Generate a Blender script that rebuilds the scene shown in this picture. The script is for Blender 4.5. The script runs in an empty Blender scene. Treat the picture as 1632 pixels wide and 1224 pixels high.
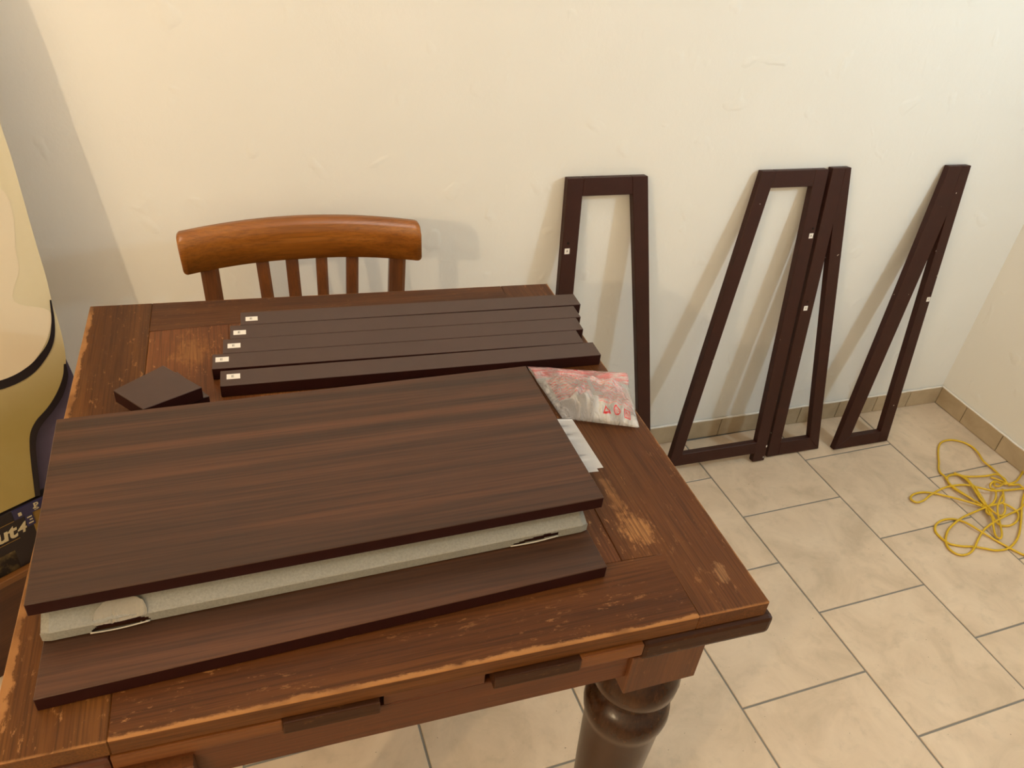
import bpy, bmesh, math, random
from mathutils import Vector, Matrix, noise as mnoise
random.seed(7)
C = bpy.context.scene.collection
# ------------------------------------------------------------------ camera, world, lights, exposure
W, H, F = 1632, 1224, 1258.364
YAW, PIT, ROL = -0.39024, -0.612359, 0.1160096
CAM = Vector((-2.23182, -1.576303, 1.48308))
RC = (Matrix.Rotation(YAW, 3, 'Z') @ Matrix.Rotation(PIT, 3, 'X')
      @ Matrix(((1, 0, 0), (0, 0, -1), (0, 1, 0))) @ Matrix.Rotation(ROL, 3, 'Z'))
cd = bpy.data.cameras.new('camera'); cd.sensor_width = 36; cd.lens = F / W * 36; cd.clip_start = .02
cam = bpy.data.objects.new('camera', cd); C.objects.link(cam)
cam.matrix_world = Matrix.Translation(CAM) @ RC.to_4x4()
sc = bpy.context.scene; sc.camera = cam
sc.view_settings.view_transform = 'Standard'; sc.view_settings.look = 'None'
sc.view_settings.gamma = 1; sc.view_settings.use_curve_mapping = False
sc.view_settings.exposure = 0.0
wd = bpy.data.worlds.new('world'); sc.world = wd; wd.use_nodes = True
wd.node_tree.nodes['Background'].inputs[0].default_value = (.9, .95, 1, 1)
wd.node_tree.nodes['Background'].inputs[1].default_value = .05

def lamp(name, loc, power, color, radius):
    l = bpy.data.lights.new(name, 'POINT'); l.energy = power; l.color = color; l.shadow_soft_size = radius
    o = bpy.data.objects.new(name, l); o.location = loc; C.objects.link(o)
lamp('room_lamp', (-3.80, -2.30, 1.96), 66, (1, .76, .47), .03)
lamp('wall_lamp', (-.13, -1.24, 1.72), 30, (.63, .84, .98), .05)
lamp('overhead_fill', (-2.3, -.85, 2.36), 13, (1, .84, .74), .20)  # added soft fill from above for ambient and right wall, no known fixture

def ray(p):
    return RC @ Vector(((p[0] - W / 2) / F, -(p[1] - H / 2) / F, -1))
def at(p, axis, v):                       # where the sight line of a photo point meets a real plane of the room
    d = ray(p); return CAM + d * ((v - CAM[axis]) / d[axis])
def atp(p, P0, n):
    d = ray(p); return CAM + d * ((Vector(P0) - CAM).dot(n) / d.dot(n))

# ------------------------------------------------------------------ materials
class NT:
    def __init__(s, name):
        s.m = bpy.data.materials.new(name); s.m.use_nodes = True; s.t = s.m.node_tree
        s.b = s.t.nodes['Principled BSDF']; s.out = s.t.nodes['Material Output']
    def n(s, k, **p):
        x = s.t.nodes.new('ShaderNode' + k)
        for a, b in p.items(): setattr(x, a, b)
        return x
    def put(s, sock, v):
        if hasattr(v, 'links'): s.t.links.new(v, sock)
        elif v is not None:
            if isinstance(v, (tuple, list)) and len(v) == 3 and sock.type == 'RGBA': v = (*v, 1)
            sock.default_value = v
    def math(s, op, a, b=None, c=None, clamp=False):
        x = s.n('Math', operation=op); x.use_clamp = clamp
        s.put(x.inputs[0], a); s.put(x.inputs[1], b)
        if c is not None: s.put(x.inputs[2], c)
        return x.outputs[0]
    def mix(s, f, a, b, mode='MIX'):
        x = s.n('Mix', data_type='RGBA', blend_type=mode)
        s.put(x.inputs[0], f); s.put(x.inputs[6], a); s.put(x.inputs[7], b); return x.outputs[2]
    def co(s, kind='Object', scale=(1, 1, 1), loc=(0, 0, 0), rnd=False):
        v = s.n('TexCoord').outputs[kind]
        if rnd:
            r = s.n('ObjectInfo').outputs['Random']; r = s.math('MULTIPLY', r, 37.)
            a = s.n('VectorMath', operation='ADD'); s.put(a.inputs[0], v); s.put(a.inputs[1], r); v = a.outputs[0]
        m = s.n('Mapping'); m.inputs[3].default_value = scale; m.inputs[1].default_value = loc
        s.put(m.inputs[0], v); return m.outputs[0]
    def noise(s, v, sc, det=4, rough=.55, dist=0):
        x = s.n('TexNoise'); s.put(x.inputs['Vector'], v); x.inputs['Scale'].default_value = sc
        x.inputs['Detail'].default_value = det; x.inputs['Roughness'].default_value = rough
        x.inputs['Distortion'].default_value = dist; return x.outputs[0]
    def ramp(s, f, stops):
        x = s.n('ValToRGB'); e = x.color_ramp.elements
        while len(e) < len(stops): e.new(.5)
        for q, (p, c) in zip(e, stops): q.position = p; q.color = (*c, 1) if len(c) == 3 else c
        s.put(x.inputs[0], f); return x.outputs[0]
    def step(s, v, a, b, o0=0., o1=1.):
        x = s.n('MapRange'); x.interpolation_type = 'SMOOTHSTEP'
        s.put(x.inputs[0], v)
        for i, k in enumerate((a, b, o0, o1)): x.inputs[1 + i].default_value = k
        return x.outputs[0]
    def bump(s, h, strength, dist=.001):
        x = s.n('Bump'); x.inputs['Strength'].default_value = strength; x.inputs['Distance'].default_value = dist
        s.put(x.inputs['Height'], h); s.put(s.b.inputs['Normal'], x.outputs[0])
    def fin(s, col, rough=.5, spec=.5, metal=0):
        s.put(s.b.inputs['Base Color'], col); s.put(s.b.inputs['Roughness'], rough)
        s.put(s.b.inputs['Specular IOR Level'], spec); s.b.inputs['Metallic'].default_value = metal
        return s.m
def plain(name, col, rough=.5, spec=.5, metal=0, var=.08, scale=60):
    g = NT(name); n = g.noise(g.co(), scale, 3)
    c = g.mix(n, tuple(x * (1 - var) for x in col), tuple(min(1, x * (1 + var)) for x in col))
    return g.fin(c, rough, spec, metal)

def wood(name, dark, mid, light, axis=0, rough=.4, spec=.5, stretch=1., wear=(), wearcol=(.45, .2, .06),
         scratch=0., spots=(), streak=.5, coarse=6., bump=.15, rnd=True, fine=300.):
    g = NT(name)
    a = [coarse * 2.2] * 3; a[axis] = coarse * .16 / stretch
    b = [fine] * 3; b[axis] = fine * .02
    v = g.co('Object', tuple(a), rnd=rnd); n1 = g.noise(v, 1., 5, .6, .6)
    n2 = g.noise(g.co('Object', tuple(b), rnd=rnd), 1., 3, .6)
    c = g.ramp(n1, [(.28, dark), (.5, mid), (.72, light)])
    c = g.mix(g.step(n2, .35, .75, 0, streak), c, tuple(x * .45 for x in dark))
    raw = g.n('TexCoord').outputs['Object']
    tot = None
    if scratch:
        sa = [170.] * 3; sa[axis] = 60.
        s1 = g.noise(g.co('Object', tuple(sa)), 1., 9, .72)
        big = g.noise(g.co('Object', (7, 7, 7)), 1., 3)
        tot = g.math('MULTIPLY', g.step(s1, .575, .66), g.step(big, .36, .62), clamp=True)
        tot = g.math('MULTIPLY', tot, scratch)
    ea = [95.] * 3; ea[axis] = 45.
    en = g.math('ADD', g.math('MULTIPLY', g.noise(g.co('Object', (16, 16, 16)), 1., 4, .6), .8), g.math('SUBTRACT', g.math('MULTIPLY', g.noise(g.co('Object', tuple(ea)), 1., 8, .75), 1.3), .55))
    for (nx, ny, cc, w) in wear:            # worn strip along the line nx*x+ny*y = cc, about w wide
        d = g.n('VectorMath', operation='DOT_PRODUCT'); g.put(d.inputs[0], raw); d.inputs[1].default_value = (nx, ny, 0)
        dd = g.math('ABSOLUTE', g.math('SUBTRACT', d.outputs[1], cc))
        k = g.math('SUBTRACT', g.math('MULTIPLY', en, 2 * w), dd)
        k = g.math('MULTIPLY', g.step(k, -.0008, .0026, 0, .9), g.step(g.noise(g.co('Object', (9, 9, 9)), 1., 3, .6), .34, .52, .35, 1.))
        tot = k if tot is None else g.math('MAXIMUM', tot, k)
    if wear:
        sz = g.n('SeparateXYZ'); g.put(sz.inputs[0], raw); tot = g.math('MULTIPLY', tot, g.step(sz.outputs[2], .7772, .7788))
    if tot is not None: c = g.mix(tot, c, wearcol)
    for (x, y, rx, ry, col, st) in spots:
        mp = g.n('VectorMath', operation='SUBTRACT'); g.put(mp.inputs[0], raw); mp.inputs[1].default_value = (x, y, 0)
        mm = g.n('VectorMath', operation='MULTIPLY'); g.put(mm.inputs[0], mp.outputs[0]); mm.inputs[1].default_value = (1 / rx, 1 / ry, 0)
        ln = g.n('VectorMath', operation='LENGTH'); g.put(ln.inputs[0], mm.outputs[0])
        q = g.math('ADD', ln.outputs[1], g.math('MULTIPLY', g.math('SUBTRACT', en, .5), 2.6))
        c = g.mix(g.math('MULTIPLY', g.step(q, .45, 1.15, st, 0.), g.math('MULTIPLY', g.step(n1, .30, .62, .35, 1.), g.step(n2, .42, .62, 1., .35))), c, col)
    g.bump(g.math('ADD', n2, g.math('MULTIPLY', n1, .6)), bump, .0008)
    return g.fin(c, rough, spec)

M = {}
# plaster wall
g = NT('plaster'); v = g.co()
n = g.noise(v, 5, 4); f = g.noise(v, 45, 5, .6); p = g.noise(v, 14, 2, .4, .3)
c = g.mix(n, (.80, .78, .725), (.84, .82, .77))
g.bump(g.math('ADD', g.math('MULTIPLY', f, .5), g.step(p, .62, .74)), .34, .004); M['wall'] = g.fin(c, .9, .15)
# floor tile
g = NT('floor_tile'); v = g.co('Object', rnd=True)
n = g.noise(v, 7, 6, .62, .8); n2 = g.noise(v, 26, 5, .6, .3); sp = g.noise(v, 210, 1, .3)
c = g.ramp(n, [(.30, (.54, .41, .28)), (.5, (.65, .50, .35)), (.72, (.72, .565, .405))])
c = g.mix(g.step(n2, .5, .75, 0, .35), c, (.42, .33, .22))
c = g.mix(g.step(sp, .80, .84), c, (.12, .08, .05))
r = g.step(n2, .3, .7, .30, .42); g.bump(n2, .05, .001); M['tile'] = g.fin(c, r, .45)
M['grout'] = plain('grout', (.235, .215, .185), .9, .1)
g = NT('baseboard_tile'); v = g.co('Object', rnd=True); n = g.noise(v, 12, 5, .6, .5)
c = g.ramp(n, [(.3, (.40, .305, .19)), (.7, (.52, .41, .27))]); M['base'] = g.fin(c, .35, .45)
M['caulk'] = plain('caulk', (.78, .73, .65), .8, .2)
# table top woods
RB = dict(dark=(.046, .0130, .0030), mid=(.095, .0300, .0062), light=(.150, .054, .0125))
DARKSTAIN = dict(dark=(.028, .0065, .004), mid=(.042, .010, .006), light=(.06, .016, .009))
M['dark_top'] = plain('dark_lacquer', (.056, .027, .020), .40, .45, var=.18, scale=25)
g = NT('dark_lacquer_frame'); n = g.noise(g.co('Object', (30, 30, 6), rnd=True), 1., 4); sp = g.noise(g.co('Object', rnd=True), 55, 2, .4)
c = g.mix(n, (.026, .0065, .0036), (.044, .011, .0062)); c = g.mix(g.step(sp, .77, .79), c, (.42, .36, .30))
g.bump(n, .1, .0005); M['frame'] = g.fin(c, .5, .28)
M['frame_hole'] = plain('screw_hole', (.008, .004, .003), .6, .2)
M['sticker'] = plain('paper_sticker', (.80, .75, .68), .7, .2, var=.03)
M['ink'] = plain('ink', (.06, .055, .05), .7, .2)
M['ink_grey'] = plain('faded_ink', (.22, .20, .17), .7, .2)
M['paper'] = plain('white_paper', (.86, .84, .82), .7, .25, var=.04, scale=30)

# ------------------------------------------------------------------ mesh helpers
def obj(name, bm, mat, parent=None, smooth=False, loc=None):
    me = bpy.data.meshes.new(name); bm.normal_update(); bm.to_mesh(me); bm.free()
    for m in (mat if isinstance(mat, list) else [mat]): me.materials.append(m)
    if smooth: me.polygons.foreach_set('use_smooth', [True] * len(me.polygons))
    o = bpy.data.objects.new(name, me); C.objects.link(o)
    if parent: o.parent = parent
    if loc is not None: o.location = loc
    return o
def recenter(o):                          # put a top-level mesh's origin at its footprint
    vs = [v.co for v in o.data.vertices]
    c = Vector((sum(v.x for v in vs) / len(vs), sum(v.y for v in vs) / len(vs), min(v.z for v in vs)))
    o.data.transform(Matrix.Translation(-c)); o.location = c; return o
def tag(o, label=None, cat=None, group=None, kind=None):
    for k, v in (('label', label), ('category', cat), ('group', group), ('kind', kind)):
        if v: o[k] = v
    return o
def thing(name, loc, label, cat, group=None):
    o = bpy.data.objects.new(name, None); o.empty_display_size = .05; o.location = loc; C.objects.link(o)
    return tag(o, label, cat, group)
def prism(pts, z0, z1, bevel=0., seg=1, bm=None):
    bm = bm or bmesh.new()
    a = sum(pts[i][0] * pts[(i + 1) % len(pts)][1] - pts[(i + 1) % len(pts)][0] * pts[i][1] for i in range(len(pts)))
    if a < 0: pts = pts[::-1]
    lo = [bm.verts.new((p[0], p[1], z0)) for p in pts]; hi = [bm.verts.new((p[0], p[1], z1)) for p in pts]
    n = len(pts); fs = [bm.faces.new(lo[::-1]), bm.faces.new(hi)]
    for i in range(n): fs.append(bm.faces.new((lo[i], lo[(i + 1) % n], hi[(i + 1) % n], hi[i])))
    if bevel:
        es = {e for f in fs for e in f.edges}
        bmesh.ops.bevel(bm, geom=list(es), offset=bevel, segments=seg, affect='EDGES', profile=.6)
    return bm
def box(x0, x1, y0, y1, z0, z1, bevel=0., seg=1, bm=None):
    return prism([(x0, y0), (x1, y0), (x1, y1), (x0, y1)], z0, z1, bevel, seg, bm)
def slab3(A, B, C_, D, thick, bevel=0.):  # quad (world points, any plane) thickened along -normal
    A, B, C_, D = map(Vector, (A, B, C_, D)); nn = (B - A).cross(D - A).normalized() * thick
    bm = bmesh.new(); t = [bm.verts.new(p) for p in (A, B, C_, D)]; b = [bm.verts.new(p - nn) for p in (A, B, C_, D)]
    bm.faces.new(t); bm.faces.new(b[::-1])
    for i in range(4): bm.faces.new((t[i], b[i], b[(i + 1) % 4], t[(i + 1) % 4]))
    if bevel: bmesh.ops.bevel(bm, geom=bm.edges[:], offset=bevel, segments=1, affect='EDGES')
    return bm
def lathe(prof, seg=36, bm=None, cx=0, cy=0):
    bm = bm or bmesh.new(); rings = []
    for r, z in prof:
        rings.append([bm.verts.new((cx + r * math.cos(2 * math.pi * i / seg), cy + r * math.sin(2 * math.pi * i / seg), z)) for i in range(seg)])
    for a, b in zip(rings, rings[1:]):
        for i in range(seg): bm.faces.new((a[i], a[(i + 1) % seg], b[(i + 1) % seg], b[i]))
    bm.faces.new(rings[0][::-1]); bm.faces.new(rings[-1]); return bm
def catmull(pts, k=8, closed=False):
    out = []; n = len(pts)
    for i in range(n - 1):
        p0, p1, p2, p3 = pts[max(i - 1, 0)], pts[i], pts[i + 1], pts[min(i + 2, n - 1)]
        for j in range(k):
            t = j / k
            out.append(.5 * ((2 * p1) + (p2 - p0) * t + (2 * p0 - 5 * p1 + 4 * p2 - p3) * t * t + (3 * p1 - p0 - 3 * p2 + p3) * t ** 3))
    out.append(pts[-1]); return out
def tube(path, r, seg=8, bm=None):
    bm = bm or bmesh.new(); rings = []
    for i, p in enumerate(path):
        d = (path[min(i + 1, len(path) - 1)] - path[max(i - 1, 0)]).normalized()
        up = Vector((0, 0, 1)) if abs(d.z) < .95 else Vector((1, 0, 0))
        s = d.cross(up).normalized(); t = s.cross(d)
        rings.append([bm.verts.new(p + (s * math.cos(a) + t * math.sin(a)) * r) for a in (2 * math.pi * q / seg for q in range(seg))])
    for a, b in zip(rings, rings[1:]):
        for i in range(seg): bm.faces.new((a[i], a[(i + 1) % seg], b[(i + 1) % seg], b[i]))
    bm.faces.new(rings[0][::-1]); bm.faces.new(rings[-1]); return bm
def text_mesh(s, size, depth, bold=0., shear=0.):
    cu = bpy.data.curves.new('t', 'FONT'); cu.body = s; cu.size = size; cu.extrude = depth; cu.offset = bold
    cu.align_x = 'CENTER'; cu.align_y = 'CENTER'; cu.shear = shear; cu.resolution_u = 3
    o = bpy.data.objects.new('t', cu); C.objects.link(o)
    me = bpy.data.meshes.new_from_object(o.evaluated_get(bpy.context.evaluated_depsgraph_get()))
    bpy.data.objects.remove(o); bm = bmesh.new(); bm.from_mesh(me); bpy.data.meshes.remove(me); return bm
def ngon_text(s, size, mat, parent, Mx, depth=.0002, bold=0., name='letter', shear=0.):
    bpy.context.view_layer.update()
    bm = text_mesh(s, size, depth, bold, shear); bm.transform(Mx); return obj(name, bm, mat, parent)

# ------------------------------------------------------------------ room
T = 1 / 3; XA = -.67208; ANG = .02117
XL, YN, ZC = -4.2, -3.6, 2.6
tag(obj('wall_back', box(XL - .1, .1, 0, .12, -.1, ZC), M['wall']), 'white plaster wall behind the table', kind='structure')
tag(obj('wall_right', box(0, .12, YN, 0, -.1, ZC), M['wall']), 'white plaster wall beside the yellow cable', kind='structure')
tag(obj('wall_left', box(XL - .12, XL, YN, 0, -.1, ZC), M['wall']), kind='structure')
tag(obj('wall_front', box(XL - .1, .1, YN - .12, YN, -.1, ZC), M['wall']), kind='structure')
tag(obj('ceiling', box(XL - .1, .1, YN - .1, .1, ZC, ZC + .1), M['wall']), kind='structure')
floor = tag(obj('floor', box(XL, 0, YN, 0, -.08, -.0022), M['grout']), kind='structure')
def clip(poly, a, b, c):                  # keep a*x+b*y <= c
    out = []
    for i in range(len(poly)):
        p, q = poly[i], poly[(i + 1) % len(poly)]; dp, dq = a * p[0] + b * p[1] - c, a * q[0] + b * q[1] - c
        if dp <= 0: out.append(p)
        if dp * dq < 0: t = dp / (dp - dq); out.append((p[0] + (q[0] - p[0]) * t, p[1] + (q[1] - p[1]) * t))
    return out
ca, sa = math.cos(ANG), math.sin(ANG); gj = .0024
for k in range(-3, 12):                   # strips of tiles, each between grid lines k and k-1, joints staggered by half a tile
    ph = -.159 if k % 2 == 0 else -.3235
    for n in range(-1, 6):
        u1, u0 = XA - (k - 1) * T - gj, XA - k * T + gj
        v1, v0 = ph - (n - 0) * T - gj + 0, ph - (n + 1) * T + gj
        q = [(u * ca - v * sa, u * sa + v * ca) for u, v in ((u0, v0), (u1, v0), (u1, v1), (u0, v1))]
        for cl in ((0, 1, -.002), (1, 0, -.002), (-1, 0, 4.19), (0, -1, 2.3)):
            if q: q = clip(q, *cl)
        if len(q) < 3: continue
        if max(p[0] for p in q) - min(p[0] for p in q) < .02 or max(p[1] for p in q) - min(p[1] for p in q) < .015: continue
        bm = bmesh.new(); z1 = random.uniform(-.0003, .0003); cx = sum(p[0] for p in q) / len(q); cy = sum(p[1] for p in q) / len(q)
        lo = [bm.verts.new((x, y, -.0022)) for x, y in q]; mi = [bm.verts.new((x, y, z1 - .0008)) for x, y in q]
        hi = [bm.verts.new((x + .0012 * (1 if x < cx else -1), y + .0012 * (1 if y < cy else -1), z1)) for x, y in q]
        m_ = len(q)
        for i in range(m_):
            j = (i + 1) % m_; bm.faces.new((lo[i], lo[j], mi[j], mi[i])); bm.faces.new((mi[i], mi[j], hi[j], hi[i]))
        bm.faces.new(hi)
        obj('floor_tile', bm, M['tile'], floor)
bb = tag(obj('baseboard_back', box(-4.19, -.003, -.003, 0, 0, .0635), M['grout']), kind='structure')
br = tag(obj('baseboard_right', box(-.003, 0, -2.4, -.003, 0, .0635), M['grout']), kind='structure')
xs = [-.004, -.141, -.282, -.436, -.5865]
while xs[-1] > -4.0: xs.append(xs[-1] - .1475)
for a, b in zip(xs, xs[1:]):
    obj('baseboard_tile', box(b + .0012, a - .0012, -.0088, -.003, .001, .0654, .001), M['base'], bb)
ys = [-.009, -.1215, -.273]
while ys[-1] > -1.9: ys.append(ys[-1] - .150)
for a, b in zip(ys, ys[1:]):
    obj('baseboard_tile', box(-.0088, -.003, b + .0012, a - .0012, .001, .0654, .001), M['base'], br)
def bead(p0, p1, ax):
    pts = []
    for i in range(161):
        q = p0.lerp(p1, i / 160); w = mnoise.noise(q * 30) * .0012; q[ax] += w; q.z += w * .8; pts.append(q)
    return tube(pts, .0036, 6)
obj('caulk_line', bead(Vector((-4.15, -.005, .0655)), Vector((-.004, -.005, .0655)), 1), M['caulk'], bb, True)
obj('caulk_line', bead(Vector((-.005, -.004, .0655)), Vector((-.005, -1.9, .0655)), 0), M['caulk'], br, True)

# ------------------------------------------------------------------ draw-leaf table
TO = Vector((-2.08, -.72, 0))
Q = [Vector(p) - TO.xy for p in ((-2.467, -.310), (-1.679, -.349), (-1.692, -1.123), (-2.488, -1.106))]
def S(s, t):
    near = Q[3].lerp(Q[2], s); far = Q[0].lerp(Q[1], s); return tuple(near.lerp(far, t))
def line_of(a, b):                        # unit normal form of an edge, for the wear masks
    d = (Vector(b) - Vector(a)).normalized(); n = (-d.y, d.x); return (n[0], n[1], n[0] * a[0] + n[1] * a[1])
Ln, Lr, Lf, Ll = line_of(Q[3], Q[2]), line_of(Q[2], Q[1]), line_of(Q[0], Q[1]), line_of(Q[3], Q[0])
TZ0, TZ1 = .757, .780
kn = S(.872, .185); k2 = S(.955, .07); k3 = S(.86, .265)
M['rail_near'] = wood('rail_near', streak=.62, fine=420., axis=0, rough=.42, spec=.20, wear=[(*Ln, .0052)], wearcol=(.36, .165, .055), scratch=.75, **RB)
M['rail_far'] = wood('rail_far', streak=.62, fine=420., axis=0, rough=.42, spec=.20, wear=[(*Lf, .002)], scratch=.35, **RB)
M['stile_right'] = wood('stile_right', streak=.62, fine=420., axis=1, rough=.44, spec=.20, wear=[(*Lr, .003), (*Ln, .002)], scratch=.9, wearcol=(.33, .145, .05),
    spots=[(*kn, .022, .036, (.36, .165, .055), .85), (*k2, .009, .016, (.34, .17, .07), .8), (*k3, .010, .05, (.30, .13, .04), .6)], **RB)
M['stile_left'] = wood('stile_left', streak=.62, fine=420., axis=1, rough=.42, spec=.20, wear=[(*Ll, .0085), (*Ln, .002)], wearcol=(.36, .165, .055), scratch=.65,
    dark=(.058, .0185, .0036), mid=(.112, .038, .0068), light=(.175, .066, .013))
sp1, sp2 = S(.20, .80), S(.30, .83)
M['panel'] = wood('panel', streak=.62, fine=420., axis=1, rough=.42, spec=.20, scratch=.95, wearcol=(.42, .20, .065), spots=[(*sp1, .03, .05, (.36, .165, .045), .55), (*sp2, .02, .05, (.33, .15, .04), .5)],
    dark=(.10, .030, .008), mid=(.17, .056, .015), light=(.26, .10, .028))
M['edge_wood'] = wood('edge_wood', axis=0, rough=.38, dark=(.055, .014, .006), mid=(.085, .022, .008), light=(.13, .036, .012), scratch=.2)
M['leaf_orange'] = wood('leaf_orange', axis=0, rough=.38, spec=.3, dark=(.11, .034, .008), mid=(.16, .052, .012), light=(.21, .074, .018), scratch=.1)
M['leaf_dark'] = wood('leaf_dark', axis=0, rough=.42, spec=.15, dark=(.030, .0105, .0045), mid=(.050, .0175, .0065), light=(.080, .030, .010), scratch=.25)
M['apron'] = wood('apron', axis=0, rough=.4, spec=.3, dark=(.070, .019, .005), mid=(.105, .030, .0075), light=(.145, .045, .012), scratch=.12)
M['apron_y'] = wood('apron_y', axis=1, rough=.4, spec=.3, dark=(.070, .019, .005), mid=(.105, .030, .0075), light=(.145, .045, .012))
M['leg_block'] = wood('leg_block', axis=2, rough=.4, spec=.3, dark=(.070, .022, .0065), mid=(.105, .034, .010), light=(.145, .050, .015), scratch=.2)
M['turned'] = wood('turned_leg', axis=2, rough=.24, spec=.32, dark=(.020, .0065, .0022), mid=(.036, .0125, .0042), light=(.070, .027, .009), scratch=.3, wearcol=(.22, .09, .03))
tb = thing('extending_table', TO, 'square worn reddish brown wooden table with turned legs, holding the boards', 'table')
BV = .0011
obj('near_rail', prism([S(.123, 0), S(.884, 0), S(.886, .124), S(.123, .124)], TZ0, TZ1, BV), M['rail_near'], tb)
obj('far_rail', prism([S(.119, .886), S(.884, .942), S(.883, 1), S(.119, 1)], TZ0, TZ1, BV), M['rail_far'], tb)
obj('right_stile', prism([S(.884, 0), S(1, 0), S(1, 1), S(.883, 1), S(.884, .942), S(.824, .9375), S(.816, .124), S(.886, .124)], TZ0, TZ1, BV), M['stile_right'], tb)
obj('left_stile', prism([S(0, 0), S(.123, 0), S(.119, 1), S(0, 1)], TZ0, TZ1, BV), M['stile_left'], tb)
cuts = [.121, .27, .42, .57, .70, .816]
def far_t(s): return .886 + (s - .119) / (.884 - .119) * .056
for a, b in zip(cuts, cuts[1:]):
    a2, b2 = a - .001 if a < .2 else a, (.824 if b > .8 else b)
    obj('top_board', prism([S(a, .124), S(b, .124), S(b2, far_t(b2)), S(a2, far_t(a2))], TZ0, TZ1 - .0004, BV * .8), M['panel'], tb)
# lower layer: two pull-out leaves with a fixed batten between them
def front_strip(name, s0, s1, zt, zb, mat, out=0., round_=.003, depth=.075):
    a, b = Vector(S(s0, 0)), Vector(S(s1, 0)); n = Vector((0, -1)) * out; d = Vector((0, depth))
    return obj(name, prism([tuple(a + n), tuple(b + n), tuple(b + d), tuple(a + d)], zb, zt, round_, 2), mat, tb)
ZL0, ZL1 = .7285, .7555
def leaf_side(name, s0, s1):
    return obj(name, prism([S(s0, .10), S(s1, .10), S(s1, 1.0), S(s0, 1.0)], ZL0, ZL1, .004, 2), M['leaf_dark'], tb)
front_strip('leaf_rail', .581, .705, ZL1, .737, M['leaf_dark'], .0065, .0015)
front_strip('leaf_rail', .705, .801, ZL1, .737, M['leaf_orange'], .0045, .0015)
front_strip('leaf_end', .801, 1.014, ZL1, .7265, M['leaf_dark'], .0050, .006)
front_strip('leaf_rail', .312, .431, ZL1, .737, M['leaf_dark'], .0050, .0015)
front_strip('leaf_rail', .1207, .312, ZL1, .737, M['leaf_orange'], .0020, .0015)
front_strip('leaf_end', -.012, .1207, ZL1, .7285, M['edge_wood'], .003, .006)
front_strip('fixed_batten', .437, .572, .7568, .737, M['apron'], -.0035, .0008)
leaf_side('leaf_side', .90, 1.014); leaf_side('leaf_side', -.012, .10)
AZ0, AZ1 = .687, .7275
def S2(x, y): return (x - TO.x, y - TO.y)
obj('apron', prism([(-.335, -.3865), (.265, -.3955), (.265, -.372), (-.335, -.368)], AZ0, .7366, .001), M['apron'], tb)
obj('apron', box(-.285, .225, .325, .343, AZ0, AZ1, .001), M['apron'], tb)
obj('apron', box(-.34, -.322, -.34, .31, AZ0, AZ1, .001), M['apron_y'], tb)
obj('apron', box(.262, .280, -.34, .31, AZ0, AZ1, .001), M['apron_y'], tb)
prof = [(.043, .664), (.046, .655), (.0535, .643), (.0565, .630), (.0555, .615), (.049, .604), (.0425, .599), (.0405, .592), (.0415, .586),
        (.0485, .581), (.0555, .570), (.057, .556), (.0555, .544), (.0525, .536), (.0515, .528), (.0505, .50), (.047, .42), (.042, .33), (.036, .23),
        (.030, .16), (.034, .15), (.038, .135), (.034, .12), (.026, .11), (.031, .085), (.036, .055), (.033, .025), (.024, .004), (.022, .001)]
for (lx, ly) in ((-1.8095, -1.0725), (-2.372, -1.0725), (-1.8095, -.375), (-2.372, -.375)):
    cx, cy = S2(lx, ly)
    lg = obj('leg', lathe(prof[::-1], 40, None, cx, cy), M['turned'], tb, True)
    obj('leg_block', box(cx - .0485, cx + .0485, cy - .0485, cy + .0485, .6605, .728, .0012), M['leg_block'], lg)

# ------------------------------------------------------------------ chair behind the table
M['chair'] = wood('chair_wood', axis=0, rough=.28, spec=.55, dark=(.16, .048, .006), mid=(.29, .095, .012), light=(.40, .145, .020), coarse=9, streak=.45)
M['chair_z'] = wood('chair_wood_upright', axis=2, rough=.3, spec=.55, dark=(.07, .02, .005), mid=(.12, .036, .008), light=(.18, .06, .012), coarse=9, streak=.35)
ch = thing('wooden_chair', (-2.11, -.40, 0), 'brown wooden chair with curved slatted back pushed under the table', 'chair')
CO = Vector((-2.11, -.40, 0))
bm = bmesh.new(); rings = []
NX = 40
xl, xr = -2.327, -1.8905
for i in range(NX + 1):
    u = (i / NX); u = .5 - .5 * math.cos(math.pi * u); u = .6 * u + .4 * (.5 - .5 * math.cos(math.pi * u)); x = xl + (xr - xl) * u; bow = 1 - (2 * u - 1) ** 2
    yf = -.207 + .046 * bow
    hgt = .074 - .004 * abs(2 * u - 1); zt = .843 + .001 * bow; zb = zt - hgt; th = .026
    e = min(u, 1 - u) * (xr - xl); rr = .009; cut = rr - math.sqrt(max(0, rr * rr - max(0, rr - e) ** 2)) if e < rr else 0
    z1, z0 = zt - cut, zb + cut
    lean = .2
    prof_ = [(0, z0), (0, z1 - .011), (.001, z1 - .009), (.008, z1 - .0012), (.0105, z1), (th - .006, z1 + .0005), (th, z1 - .006), (th, z0 + .004), (th - .004, z0)]
    row = []
    for dy, z in prof_:
        row.append(bm.verts.new((x + (-.006 if u < .02 else 0) * ((zt - z) / hgt - .5) * -1, yf + dy + (z - .80) * lean, z)))
    rings.append(row)
for a, b in zip(rings, rings[1:]):
    n = len(a)
    for i in range(n): bm.faces.new((a[i], a[(i + 1) % n], b[(i + 1) % n], b[i]))
bm.faces.new(rings[0]); bm.faces.new(rings[-1][::-1])
bmesh.ops.recalc_face_normals(bm, faces=bm.faces[:]); bm.transform(Matrix.Translation(-CO))
obj('top_rail', bm, M['chair'], ch, True)
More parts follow.
